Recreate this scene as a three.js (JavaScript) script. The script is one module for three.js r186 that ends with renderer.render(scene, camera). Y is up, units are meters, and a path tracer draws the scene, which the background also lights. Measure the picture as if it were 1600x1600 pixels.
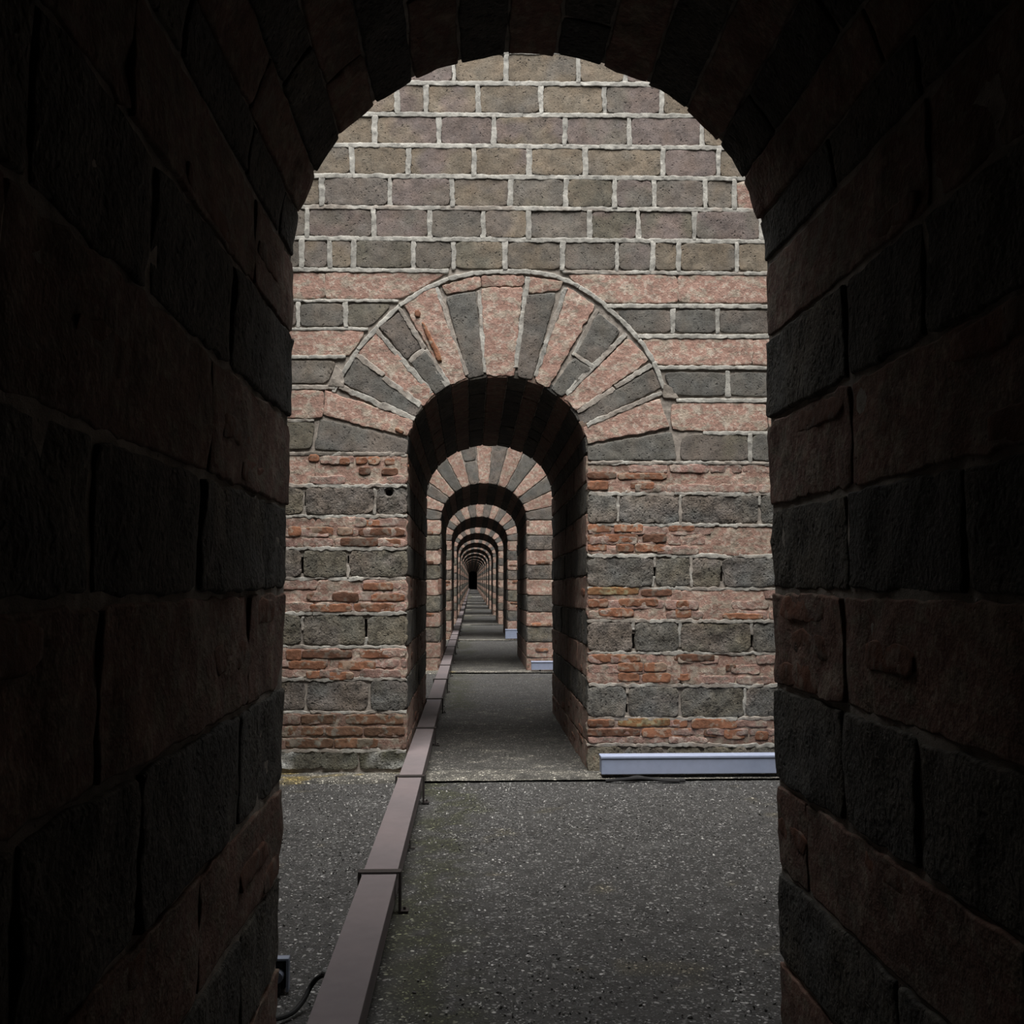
import * as THREE from 'three';
import { mergeGeometries } from 'three/addons/utils/BufferGeometryUtils.js';
import { RoundedBoxGeometry } from 'three/addons/geometries/RoundedBoxGeometry.js';

// ------------------------------------------------------------------ camera, sky, exposure
const EYE = 1.272, FOCAL = 1600, YAW = 0.0393, PITCH = 0.0668;
const scene = new THREE.Scene();
const camera = new THREE.PerspectiveCamera(53.13, 1, 0.05, 400);
camera.rotation.order = 'YXZ';
camera.position.set(0, EYE, 0);
camera.rotation.set(PITCH, -YAW, 0);
camera.updateMatrixWorld();

const renderer = new THREE.WebGLRenderer({ antialias: true });
renderer.toneMapping = THREE.LinearToneMapping;
renderer.toneMappingExposure = 1.18;
renderer.shadowMap.enabled = true;

const SKY_LEVEL = 2.6;                                  // overcast sky, brighter towards the zenith
function overcastSky() {
  const w = 64, h = 64, d = new Float32Array(w * h * 4);
  for (let j = 0; j < h; j++) {
    const el = ((j + 0.5) / h - 0.5) * Math.PI, s = Math.max(0, Math.sin(el));
    const L = (1 + 2 * s) / 3;
    for (let i = 0; i < w; i++) d.set([L, L, L, 1], (j * w + i) * 4);
  }
  const t = new THREE.DataTexture(d, w, h, THREE.RGBAFormat, THREE.FloatType);
  t.mapping = THREE.EquirectangularReflectionMapping;
  t.magFilter = t.minFilter = THREE.LinearFilter; t.wrapS = THREE.RepeatWrapping; t.needsUpdate = true;
  return t;
}
const sky = overcastSky();
scene.background = sky; scene.environment = sky;
// the sun behind thin cloud: a broad soft source, high, behind the camera and a little to the left
const sun = new THREE.DirectionalLight(0xfffaf4, 5.6);
{ const el = 70 * Math.PI / 180, az = -3 * Math.PI / 180; sun.target.position.set(0.5, 0, -20); sun.position.set(0.5 - 60 * Math.cos(el) * Math.sin(az), 60 * Math.sin(el), -20 + 60 * Math.cos(el) * Math.cos(az)); }
sun.castShadow = true; sun.shadow.mapSize.set(4096, 4096); sun.shadow.radius = 70; sun.shadow.bias = -0.0005;
Object.assign(sun.shadow.camera, { left: -12, right: 12, top: 30, bottom: -30, near: 1, far: 150 });
scene.add(sun, sun.target);
scene.backgroundIntensity = SKY_LEVEL; scene.environmentIntensity = SKY_LEVEL;

// ------------------------------------------------------------------ random numbers and noise
function rng(seed) { let a = seed >>> 0; return () => { a = (a + 0x6D2B79F5) >>> 0; let t = Math.imul(a ^ (a >>> 15), 1 | a); t = (t + Math.imul(t ^ (t >>> 7), 61 | t)) ^ t; return ((t ^ (t >>> 14)) >>> 0) / 4294967296; }; }
function hash2(x, y, s) { let h = Math.imul(x, 374761393) ^ Math.imul(y, 668265263) ^ Math.imul(s, 2147483647 - 58); h = Math.imul(h ^ (h >>> 13), 1274126177); h ^= h >>> 16; return (h >>> 0) / 4294967296; }
function vnoise(x, y, s, p = 0, py = p) {                       // value noise -1..1, periodic if p > 0
  let xi = Math.floor(x), yi = Math.floor(y); const fx = x - xi, fy = y - yi;
  const u = fx * fx * (3 - 2 * fx), v = fy * fy * (3 - 2 * fy);
  let x1 = xi + 1, y1 = yi + 1;
  if (p) { xi = ((xi % p) + p) % p; yi = ((yi % py) + py) % py; x1 = ((x1 % p) + p) % p; y1 = ((y1 % py) + py) % py; }
  const a = hash2(xi, yi, s), b = hash2(x1, yi, s), c = hash2(xi, y1, s), d = hash2(x1, y1, s);
  return 2 * (a + (b - a) * u + (c - a) * v + (a - b - c + d) * u * v) - 1;
}
function fbm(x, y, s, oct, p = 0, py = p) { let a = 0.5, r = 0, n = 0; for (let o = 0; o < oct; o++) { r += a * vnoise(x, y, s + o * 17, p, py); n += a; a *= 0.5; x *= 2; y *= 2; p *= 2; py *= 2; } return r / n; }
const sstep = (a, b, x) => { const t = Math.min(1, Math.max(0, (x - a) / (b - a))); return t * t * (3 - 2 * t); };
const lin1 = (v) => { v /= 255; return v <= 0.04045 ? v / 12.92 : Math.pow((v + 0.055) / 1.055, 2.4); };
const ALB = 0.76;                                        // the place is darker than its picture: dark volcanic stone
const lin = (r, g, b) => [ALB * lin1(r), ALB * lin1(g), ALB * lin1(b)];
const toS = (v) => Math.round(255 * Math.min(1, Math.max(0, v <= 0.0031308 ? v * 12.92 : 1.055 * Math.pow(v, 1 / 2.4) - 0.055)));
const mix = (a, b, t) => a + (b - a) * t;
const mix3 = (a, b, t) => [mix(a[0], b[0], t), mix(a[1], b[1], t), mix(a[2], b[2], t)];

// ------------------------------------------------------------------ textures
// paint(x, y) -> [r, g, b (linear), height 0..1]; stamps: (put) => ...  Returns colour map, bump map and mean colour
function makeTex(n, metres, paint, stamps) {
  const col = new Float32Array(n * n * 3), hgt = new Float32Array(n * n);
  for (let j = 0; j < n; j++) for (let i = 0; i < n; i++) {
    const p = paint(i / n, j / n, i, j), k = j * n + i;
    col[k * 3] = p[0]; col[k * 3 + 1] = p[1]; col[k * 3 + 2] = p[2]; hgt[k] = p[3];
  }
  if (stamps) stamps((cx, cy, rx, ry, ang, c, dh, soft = 0.35) => {      // an ellipse of colour c (mixed), height change dh
    const R = Math.ceil(Math.max(rx, ry)) + 1, ca = Math.cos(ang), sa = Math.sin(ang);
    for (let y = -R; y <= R; y++) for (let x = -R; x <= R; x++) {
      const ex = (x * ca + y * sa) / rx, ey = (-x * sa + y * ca) / ry, q = Math.sqrt(ex * ex + ey * ey);
      if (q > 1) continue;
      const m = sstep(1, 1 - soft, q), k = ((Math.floor(cy) + y + n * 4) % n) * n + ((Math.floor(cx) + x + n * 4) % n);
      for (let e = 0; e < 3; e++) col[k * 3 + e] = mix(col[k * 3 + e], c.length ? c[e] : col[k * 3 + e] * c.mul, m);
      hgt[k] += dh * m;
    }
  });
  const mean = [0, 0, 0], cd = new Uint8Array(n * n * 4), bd = new Uint8Array(n * n * 4);
  for (let k = 0; k < n * n; k++) {
    for (let e = 0; e < 3; e++) { mean[e] += Math.min(1, col[k * 3 + e]) / (n * n); cd[k * 4 + e] = toS(col[k * 3 + e]); }
    const b = Math.round(255 * Math.min(1, Math.max(0, hgt[k])));
    bd[k * 4] = bd[k * 4 + 1] = bd[k * 4 + 2] = b; cd[k * 4 + 3] = bd[k * 4 + 3] = 255;
  }
  const mk = (d, srgb) => { const t = new THREE.DataTexture(d, n, n, THREE.RGBAFormat); t.wrapS = t.wrapT = THREE.RepeatWrapping; t.magFilter = THREE.LinearFilter; t.minFilter = THREE.LinearMipmapLinearFilter; t.generateMipmaps = true; t.anisotropy = 8; if (srgb) t.colorSpace = THREE.SRGBColorSpace; t.needsUpdate = true; return t; };
  return { map: mk(cd, true), bump: mk(bd, false), mean, metres };
}
const MUL = (m) => ({ mul: m });
// tuff: porous volcanic block, neutral (vertex colours give the hue)
const texTuff = (() => {
  const r = rng(11);
  return makeTex(1024, 1.1, (u, v, i, j) => {
    const big = fbm(u * 6, v * 6, 3, 3, 6), mid = fbm(u * 28, v * 28, 5, 4, 28), g = hash2(i, j, 9) - 0.5, g2 = hash2(i >> 1, j >> 1, 10) - 0.5;
    const fine = vnoise(u * 130, v * 130, 41, 130) + 0.7 * vnoise(u * 250, v * 250, 42, 250), L = 0.5 * (1 + 0.14 * big + 0.34 * mid + 0.2 * g + 0.36 * g2 + 0.17 * fine), w = 0.06 * fbm(u * 14, v * 14, 8, 3, 14);
    return [L * (1 + w), L, L * (1 - w), 0.62 + 0.12 * mid + 0.06 * big + 0.06 * g + 0.07 * g2 + 0.08 * fine];
  }, (put) => {
    for (let k = 0; k < 3600; k++) { const a = 0.9 + 3.0 * Math.pow(r(), 3); put(r() * 1024, r() * 1024, a * (1 + r()), a, r() * 3.14, MUL(0.34 + 0.3 * r()), -0.3 * r() - 0.1, 0.5); }
    for (let k = 0; k < 620; k++) { const a = 2.6 + 5 * Math.pow(r(), 2.5); put(r() * 1024, r() * 1024, a * (1 + r()), a * 0.8, r() * 3.14, MUL(0.28 + 0.25 * r()), -0.5, 0.6); }
    for (let k = 0; k < 1500; k++) { const a = 0.8 + 1.8 * r() * r(); put(r() * 1024, r() * 1024, a * 1.4, a, r() * 3.14, MUL(1.3 + 0.4 * r()), 0.05, 0.6); }
  });
})();
// weathered tuff of the lower courses and the passages: pitted, scabby
const texRough = (() => {
  const r = rng(12);
  return makeTex(1024, 1.1, (u, v, i, j) => {
    const big = fbm(u * 7, v * 7, 33, 4, 7), mid = fbm(u * 26, v * 26, 35, 5, 26), rid = 1 - Math.abs(fbm(u * 18, v * 18, 37, 4, 18)) * 2.2, g = hash2(i, j, 39) - 0.5, g2 = hash2(i >> 1, j >> 1, 40) - 0.5;
    const fine = vnoise(u * 110, v * 110, 43, 110) + 0.8 * vnoise(u * 220, v * 220, 44, 220), L = 0.42 * (1 + 0.24 * big + 0.6 * mid + 0.2 * g + 0.4 * g2 + 0.26 * fine), w = 0.08 * fbm(u * 10, v * 10, 38, 3, 10);
    return [L * (1 + w), L, L * (1 - w * 1.3), 0.5 + 0.24 * mid + 0.08 * big + 0.08 * rid + 0.06 * g + 0.06 * g2 + 0.12 * fine];
  }, (put) => {
    for (let k = 0; k < 2600; k++) { const a = 1.2 + 6 * Math.pow(r(), 3); put(r() * 1024, r() * 1024, a * (1 + 1.4 * r()), a, r() * 3.14, MUL(0.3 + 0.35 * r()), -0.35 * r() - 0.1, 0.6); }
    for (let k = 0; k < 2600; k++) { const a = 0.9 + 4.2 * Math.pow(r(), 3); put(r() * 1024, r() * 1024, a * 1.5, a, r() * 3.14, MUL(1.35 + 0.6 * r()), 0.06, 0.6); }
  });
})();
// pink lime wash over brick: salmon, cream and reddish patches
const texPink = (() => {
  const r = rng(13), salmon = lin(170, 139, 127), cream = lin(172, 158, 144), red = lin(162, 127, 114), pale = lin(186, 176, 165), grey = lin(140, 131, 120);
  return makeTex(1024, 1.3, (u, v, i, j) => {
    const a = fbm(u * 22, v * 44, 51, 5, 22, 44), b = fbm(u * 30, v * 60, 52, 5, 30, 60), c = fbm(u * 64, v * 64, 53, 4, 64), d = fbm(u * 24, v * 36, 54, 5, 24, 36), g = hash2(i, j, 55) - 0.5, g2 = hash2(i >> 1, j >> 1, 56) - 0.5;
    const fine = vnoise(u * 150, v * 150, 57, 150) + 0.6 * vnoise(u * 290, v * 290, 58, 290); let k = mix3(salmon, cream, sstep(-0.02, 0.4, a));
    k = mix3(k, red, 0.55 * sstep(0.08, 0.4, b - a * 0.4));
    k = mix3(k, pale, 0.6 * sstep(0.16, 0.38, c + 0.35 * d));
    k = mix3(k, grey, 0.4 * sstep(0.2, 0.45, d - 0.2 * c));
    const L = 1 + 0.2 * g + 0.3 * g2 + 0.24 * c + 0.14 * fine;
    return [k[0] * L, k[1] * L, k[2] * L, 0.55 + 0.18 * c + 0.1 * a - 0.06 * b + 0.1 * g2 + 0.1 * fine];
  }, (put) => {
    for (let k = 0; k < 900; k++) { const a = 0.8 + 2.4 * Math.pow(r(), 3); put(r() * 1024, r() * 1024, a * (1 + r()), a, r() * 3.14, MUL(0.4 + 0.3 * r()), -0.3 * r(), 0.5); }
  });
})();
// lime mortar
const texMortar = (() => {
  const r = rng(14);
  return makeTex(512, 0.6, (u, v, i, j) => {
    const m = fbm(u * 22, v * 22, 61, 4, 22), big = fbm(u * 5, v * 5, 63, 3, 5), g = hash2(i, j, 64) - 0.5;
    const L = 0.6 * (1 + 0.5 * m + 0.14 * big + 0.34 * g);
    return [L, L, L, 0.5 + 0.35 * m + 0.12 * g];
  }, (put) => { for (let k = 0; k < 420; k++) { const a = 0.8 + 1.8 * Math.pow(r(), 2); put(r() * 512, r() * 512, a * (1 + r()), a, r() * 3.14, MUL(0.45 + 0.3 * r()), -0.3, 0.5); } });
})();
// fired brick with lime crust
const texBrick = (() => {
  const r = rng(15), crust = lin(162, 146, 131), ora = lin(152, 105, 80);
  return makeTex(512, 0.6, (u, v, i, j) => {
    const a = fbm(u * 16, v * 16, 71, 5, 16), c = fbm(u * 30, v * 30, 72, 4, 30), g = hash2(i, j, 74) - 0.5;
    const k = mix3(ora, crust, 0.8 * sstep(0.02, 0.36, a + 0.4 * c)), L = 1 + 0.3 * c + 0.25 * g;
    return [k[0] * L, k[1] * L, k[2] * L, 0.5 + 0.25 * c + 0.2 * a + 0.08 * g];
  }, (put) => { for (let k = 0; k < 260; k++) { const a = 0.8 + 2 * Math.pow(r(), 2); put(r() * 512, r() * 512, a * (1 + r()), a, r() * 3.14, MUL(0.4 + 0.3 * r()), -0.3, 0.5); } });
})();
// worn paving with exposed aggregate
const texFloor = (() => {
  const r = rng(16);
  return makeTex(2048, 2.6, (u, v, i, j) => {
    const big = fbm(u * 5, v * 5, 81, 4, 5), mid = fbm(u * 60, v * 60, 83, 4, 60), g = hash2(i, j, 84) - 0.5;
    const L = 0.029 * (1 + 0.25 * big + 0.6 * mid + 0.5 * g);
    return [L, L * 0.985, L * 0.95, 0.35 + 0.12 * mid + 0.08 * big + 0.05 * g];
  }, (put) => {
    for (let k = 0; k < 90000; k++) {
      const cl = fbm(k * 0.013, 3.3, 85, 2), a = 0.9 + 3.2 * Math.pow(r(), 3.2), q = r(), L = q < 0.6 ? 0.035 + 0.045 * r() : q < 0.9 ? 0.08 + 0.11 * r() : 0.22 + 0.25 * r(), w = 0.04 * (r() - 0.4);
      put(r() * 2048, r() * 2048, a * (1 + 0.7 * r()), a, r() * 3.14, [L * (1 + w), L, L * (1 - w)], 0.1 + 0.3 * r(), 0.55);
    }
    for (let k = 0; k < 9000; k++) { const a = 2.4 + 4.2 * Math.pow(r(), 2.5), q = r(), L = q < 0.55 ? 0.07 + 0.07 * r() : q < 0.9 ? 0.14 + 0.12 * r() : 0.28 + 0.2 * r(); put(r() * 2048, r() * 2048, a * (1 + 0.8 * r()), a, r() * 3.14, [L, L * 0.99, L * 0.97], 0.2 + 0.2 * r(), 0.5); }
    for (let k = 0; k < 12000; k++) { const a = 1.5 + 4 * r() * r(); put(r() * 2048, r() * 2048, a * (1 + r()), a, r() * 3.14, MUL(0.4), -0.25, 0.6); }
  });
})();
// slightly dirty paint
const texPaint = makeTex(512, 1.0, (u, v, i, j) => {
  const a = fbm(u * 4, v * 4, 91, 4, 4), b = fbm(u * 30, v * 30, 92, 3, 30), g = hash2(i, j, 93) - 0.5, L = 0.6 * (1 + 0.1 * a + 0.08 * b + 0.05 * g), w = 0.035 * a;
  return [L * (1 + w), L, L * (1 - w * 0.4), 0.5 + 0.1 * b];
});

const std = (t, bump, rough, extra = {}) => Object.assign(new THREE.MeshStandardMaterial({ map: t.map, bumpMap: t.bump, bumpScale: bump, roughness: rough, vertexColors: true, side: THREE.DoubleSide, ...extra }), { userData: {} });
const T = new Map();
function mat(name, t, bump, rough, extra) { const m = std(t, bump, rough, extra); m.name = name; T.set(m, t); return m; }
const M = {
  tuff: mat('tuff', texTuff, 0.004, 0.95), rough: mat('weathered tuff', texRough, 0.007, 0.96), pink: mat('pink lime wash', texPink, 0.005, 0.95),
  mortar: mat('lime mortar', texMortar, 0.005, 0.95), brick: mat('brick', texBrick, 0.006, 0.92), floor: mat('paving', texFloor, 0.006, 0.82),
  paint: mat('brown paint', texPaint, 0.0006, 0.75), metal: mat('blue grey paint', texPaint, 0.0004, 0.45), dark: mat('dark steel', texPaint, 0.0005, 0.6), rubber: mat('black rubber', texPaint, 0.0004, 0.8),
};
const NEUTRAL = new Set([texTuff, texRough, texMortar, texPaint]);   // maps that only carry relative brightness; the tint gives the colour

// ------------------------------------------------------------------ naming and adding
const used = new Map();
function numbered(n) { const k = used.get(n) ?? 0; used.set(n, k + 1); return k ? n + '_' + String(k).padStart(3, '0') : n; }
function tag(o, label, category, group, kind) { if (label) o.userData.label = label; if (category) o.userData.category = category; if (group) o.userData.group = group; if (kind) o.userData.kind = kind; return o; }
function mesh(name, g, m, parent, kind) { const o = new THREE.Mesh(g, m); o.name = name; o.castShadow = o.receiveShadow = true; parent.add(o); if (kind) o.userData.kind = kind; return o; }
function group(name, x, y, z) { const o = new THREE.Group(); o.name = numbered(name); o.position.set(x, y, z); scene.add(o); return o; }
// plain geometry -> uv in metres, one vertex colour
function dress(g, t, rgb, jitter = 0) {
  g = g.index ? g.toNonIndexed() : g; const p = g.attributes.position, n = p.count, uv = new Float32Array(n * 2), c = new Float32Array(n * 3);
  g.computeVertexNormals(); const nn = g.attributes.normal, f = rgb.map((v, e) => NEUTRAL.has(t) ? v / t.mean[e] : v);
  for (let i = 0; i < n; i++) {
    const ax = Math.abs(nn.getX(i)), ay = Math.abs(nn.getY(i)), az = Math.abs(nn.getZ(i)), x = p.getX(i), y = p.getY(i), z = p.getZ(i);
    const [a, b] = ay >= ax && ay >= az ? [x, z] : ax > az ? [z, y] : [x, y];
    uv[i * 2] = a / t.metres + jitter; uv[i * 2 + 1] = b / t.metres + jitter * 1.7; c.set(f, i * 3);
  }
  g.setAttribute('uv', new THREE.BufferAttribute(uv, 2)); g.setAttribute('color', new THREE.BufferAttribute(c, 3));
  return g;
}

// ------------------------------------------------------------------ the stone: a four-cornered block face on any surface
// q: four corners [s, t] in metres (any order round the face); o.map(s, t, h) -> [x, y, z]
let stoneSeed = 1000;
function stone(q, o) {
  const seed = o.seed ?? (stoneSeed += 7), r = rng(seed * 31 + 5), t = o.tex;
  let ar = 0; for (let i = 0; i < 4; i++) { const a = q[i], b = q[(i + 1) % 4]; ar += a[0] * b[1] - b[0] * a[1]; }
  if (ar < 0) q = [q[1], q[0], q[3], q[2]];
  const [A, B, C, D] = q, len = (a, b) => Math.hypot(a[0] - b[0], a[1] - b[1]);
  const W = (len(A, B) + len(D, C)) / 2, H = (len(A, D) + len(B, C)) / 2, cell = o.cell ?? 0.02;
  const nx = Math.max(2, Math.min(60, Math.round(W / cell))), ny = Math.max(2, Math.min(60, Math.round(H / cell)));
  const amp = o.wob ?? 0.004, rc = Math.min(o.corner ?? 0.012, W * 0.2, H * 0.2), h0 = (o.h ?? 0) + (o.hVar ?? 0.003) * (r() - 0.5) * 2, rough = o.rough ?? 0.004, pil = o.pillow ?? 0.006;
  const tiltS = (r() - 0.5) * (o.tilt ?? 0.004), tiltT = (r() - 0.5) * (o.tilt ?? 0.004), depth = o.depth ?? 0.05;
  const rimU = Math.min(0.3, (o.rim ?? 0.005) / W), rimV = Math.min(0.3, (o.rim ?? 0.005) / H);
  const us = [0, ...Array.from({ length: nx + 1 }, (_, i) => mix(rimU, 1 - rimU, i / nx)), 1], vs = [0, ...Array.from({ length: ny + 1 }, (_, i) => mix(rimV, 1 - rimV, i / ny)), 1];
  const cols = us.length + 2, rows = vs.length + 2, pos = [], uv = [], cl = [], idx = [];
  const ou = r(), ov = r(), tint = o.tint, tint2 = o.tint2 ?? tint, base = NEUTRAL.has(t) ? t.mean : [1, 1, 1], tv = (o.tintVar ?? 0.1) * (r() - 0.5) * 2, fr = o.patch ?? 7;
  for (let j = -1; j <= vs.length; j++) for (let i = -1; i <= us.length; i++) {
    const ring = i < 0 || j < 0 || i >= us.length || j >= vs.length, ci = Math.min(us.length - 1, Math.max(0, i)), cj = Math.min(vs.length - 1, Math.max(0, j));
    const u = us[ci], v = vs[cj], rim = ci === 0 || cj === 0 || ci === us.length - 1 || cj === vs.length - 1;
    const cu = 1 - (2 * rc / W) * Math.pow(Math.abs(2 * v - 1), 8), cv = 1 - (2 * rc / H) * Math.pow(Math.abs(2 * u - 1), 8);
    const u2 = 0.5 + (u - 0.5) * cu, v2 = 0.5 + (v - 0.5) * cv;
    let s = mix(mix(A[0], B[0], u2), mix(D[0], C[0], u2), v2), tt = mix(mix(A[1], B[1], u2), mix(D[1], C[1], u2), v2);
    s += amp * (vnoise(s * 26, tt * 26, seed) + 0.6 * vnoise(s * 70, tt * 70, seed + 3)); tt += amp * (vnoise(s * 26, tt * 26, seed + 1) + 0.6 * vnoise(s * 70, tt * 70, seed + 4));
    let h = h0 - (rim ? pil : 0) + rough * (fbm(s * 14 + ou * 50, tt * 14 + ov * 50, seed + 2, 4)) + tiltS * (u - 0.5) * 2 + tiltT * (v - 0.5) * 2;
    for (const [ds, dt, dr, dd] of o.dents ?? []) h -= dd * sstep(dr, dr * 0.55, Math.hypot(s - ds, tt - dt));
    if (ring) h = -depth;
    pos.push(...o.map(s, tt, h));
    uv.push(s / t.metres + ou, tt / t.metres + ov);
    const m = sstep(-0.25, 0.35, fbm(s * fr + ou * 90, tt * fr + ov * 90, seed + 6, 3)), k = 1 + tv + 0.12 * vnoise(s * 18, tt * 18, seed + 8);
    for (let e = 0; e < 3; e++) cl.push(mix(tint[e], tint2[e], m) / base[e] * k);
  }
  for (let j = 0; j < rows - 1; j++) for (let i = 0; i < cols - 1; i++) { const a = j * cols + i; idx.push(a, a + 1, a + cols + 1, a, a + cols + 1, a + cols); }
  const g = new THREE.BufferGeometry();
  g.setAttribute('position', new THREE.Float32BufferAttribute(pos, 3)); g.setAttribute('uv', new THREE.Float32BufferAttribute(uv, 2)); g.setAttribute('color', new THREE.Float32BufferAttribute(cl, 3));
  g.setIndex(idx); g.computeVertexNormals();
  return g;
}

// ------------------------------------------------------------------ colours of the masonry
const C = {
  brown: lin(128, 117, 102), brown2: lin(123, 111, 106), greyb: lin(117, 111, 103), grey: lin(105, 103, 98), grey2: lin(116, 108, 101), olive: lin(112, 107, 95), dark: lin(95, 93, 87),
  mortar: lin(178, 176, 169), mortar2: lin(162, 154, 145), mortarDull: lin(128, 121, 112), pinkTint: [1.13, 1.12, 1.1], pinkDull: [0.92, 0.9, 0.87], pinkGrey: lin(205, 206, 203),
  jamb: lin(79, 77, 72), jamb2: lin(89, 85, 77), jamb3: lin(69, 68, 64), jambBrick: [0.56, 0.49, 0.45], jambBrick2: [0.46, 0.42, 0.39],  // lining stone and dull brick, darkened to stand for the passage shade
  orange: [1.0, 0.98, 0.94], orange2: [0.92, 0.86, 0.82], dullBrick: lin(205, 205, 205), ochre: [0.98, 1.12, 0.8],
};
// ------------------------------------------------------------------ the arched passage
const sgnpow = (v, p) => Math.sign(v) * Math.pow(Math.abs(v), p);
class Passage {
  constructor(cx, a, spring0, b0, spring1, b1, zf, zr, n = 2.1, lean = 0) { Object.assign(this, { cx, a, spring0, b0, spring1, b1, zf, zr, n, lean }); this.arc = 1.72; }
  at(p, z, grow = 0) {                                  // p: 0..1 right jamb, 1..2 arch, 2..3 left jamb
    const k = Math.min(1, Math.max(0, (this.zf - z) / (this.zf - this.zr))), sp = mix(this.spring0, this.spring1, k), b = mix(this.b0, this.b1, k) + grow, a = this.a + grow;
    if (p <= 1) return [this.cx + a + this.lean * (1 - p), p * sp]; if (p >= 2) return [this.cx - a - this.lean * (p - 2), (3 - p) * sp];
    const th = (p - 1) * Math.PI; return [this.cx + a * sgnpow(Math.cos(th), 2 / this.n), sp + b * sgnpow(Math.sin(th), 2 / this.n)];
  }
  p(t) { const s = (this.spring0 + this.spring1) / 2; return t < s ? t / s : t < s + this.arc ? 1 + (t - s) / this.arc : 2 + (t - s - this.arc) / s; }
  get total() { return this.spring0 + this.spring1 + this.arc; }
  map() {                                               // (z, arc length, height above the surface) -> point
    return (z, t, h) => {
      const p = Math.min(3, Math.max(0, this.p(t))), [x, y] = this.at(p, z), e = 0.004;
      const [xa, ya] = this.at(Math.max(0, p - e), z), [xb, yb] = this.at(Math.min(3, p + e), z), L = Math.hypot(xb - xa, yb - ya) || 1, tx = (xb - xa) / L, ty = (yb - ya) / L;
      return [x - ty * h, y + tx * h, z];
    };
  }
  outline(z, grow, N = 36) { const o = []; for (let i = 0; i <= N; i++) o.push(this.at(1 + i / N, z, grow)); return [[this.cx + this.a + grow + this.lean, -0.3], ...o.length ? [this.at(0, z, grow)] : [], ...o, this.at(3, z, grow), [this.cx - this.a - grow - this.lean, -0.3]]; }
}
const tri = (pos) => { const g = new THREE.BufferGeometry(); g.setAttribute('position', new THREE.Float32BufferAttribute(pos, 3)); return g; };
const X0 = -1.6, X1 = 3.3;                              // the piers reach from the added left side wall to the right one
const HEIGHT = 7.6, NEAR_HEIGHT = 7.6;  // unseen upper height added to screen sky light from the passages
// solid body of a pier with its tunnel; returns [mortar faced geometry, rest]
function pierBody(ps, zf, zr, rec, HEIGHT_ = HEIGHT, slots = []) {
  const HEIGHT = HEIGHT_;
  const face = (z, dir) => {
    const ol = ps.outline(z, rec); const sh = new THREE.Shape();
    sh.moveTo(X1, -0.3); sh.lineTo(X1, HEIGHT); sh.lineTo(X0, HEIGHT); sh.lineTo(X0, -0.3);
    for (let i = ol.length - 1; i >= 0; i--) sh.lineTo(ol[i][0], ol[i][1]);
    if (dir > 0) for (const [x0, y0, x1, y1] of slots) { const hp = new THREE.Path(); hp.moveTo(x0, y0); hp.lineTo(x0, y1); hp.lineTo(x1, y1); hp.lineTo(x1, y0); sh.holes.push(hp); }
    const g = new THREE.ShapeGeometry(sh).toNonIndexed(); g.translate(0, 0, z); g.deleteAttribute('uv'); g.deleteAttribute('normal');
    return g;
  };
  const f = ps.outline(zf - rec, rec), r = ps.outline(zr + rec, rec), pos = [];
  for (let i = 0; i < f.length - 1; i++) {
    const a = [...f[i], zf - rec], b = [...f[i + 1], zf - rec], c = [...r[i + 1], zr + rec], d = [...r[i], zr + rec];
    pos.push(...a, ...d, ...c, ...a, ...c, ...b);
  }
  const P = (x, y, z) => [x, y, z], quadp = (a, b, c, d) => [...a, ...b, ...c, ...a, ...c, ...d], A = zf - rec, Z = zr + rec;
  const outer = [...quadp(P(X0, HEIGHT, A), P(X1, HEIGHT, A), P(X1, HEIGHT, Z), P(X0, HEIGHT, Z)), ...quadp(P(X0, -0.3, A), P(X0, HEIGHT, A), P(X0, HEIGHT, Z), P(X0, -0.3, Z)), ...quadp(P(X1, -0.3, A), P(X1, -0.3, Z), P(X1, HEIGHT, Z), P(X1, HEIGHT, A))];
  for (const [x0, y0, x1, y1] of slots) { const B = A - 0.12, c = [[x0, y0], [x1, y0], [x1, y1], [x0, y1]]; for (let i = 0; i < 4; i++) { const p = c[i], q = c[(i + 1) % 4]; pos.push(...quadp([...p, A], [...q, A], [...q, B], [...p, B])); } pos.push(...quadp([x0, y0, B], [x1, y0, B], [x1, y1, B], [x0, y1, B])); }
  return { mortar: [face(zf - rec, 1), tri(pos)], rest: [face(zr + rec, -1), tri(outer)] };
}
// course boundaries (heights) as measured on the pier face; odd entries grey tuff, even entries pink brick
const LEVELS = [0, 0.19, 0.405, 0.62, 0.825, 1.06, 1.285, 1.49, 1.70, 1.91, 2.126, 2.335, 2.55, 2.75, 2.946, 3.134, 3.334];
const isGrey = (k) => k > 0 && k % 2 === 0;
const pick = (r, a) => a[Math.floor(r() * a.length)];

// adds a stone as a part, or collects it when a collector is given
function put(parent, name, q, o, m, bin) {
  const g = stone(q, { ...o, tex: T.get(m) });
  if (bin) { (bin.get(m) ?? bin.set(m, []).get(m)).push(g); return; }
  mesh(name, g, m, parent);
}
function flush(parent, name, bin) { for (const [m, gs] of bin) mesh(name, mergeGeometries(gs), m, parent, 'stuff'); }

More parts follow.
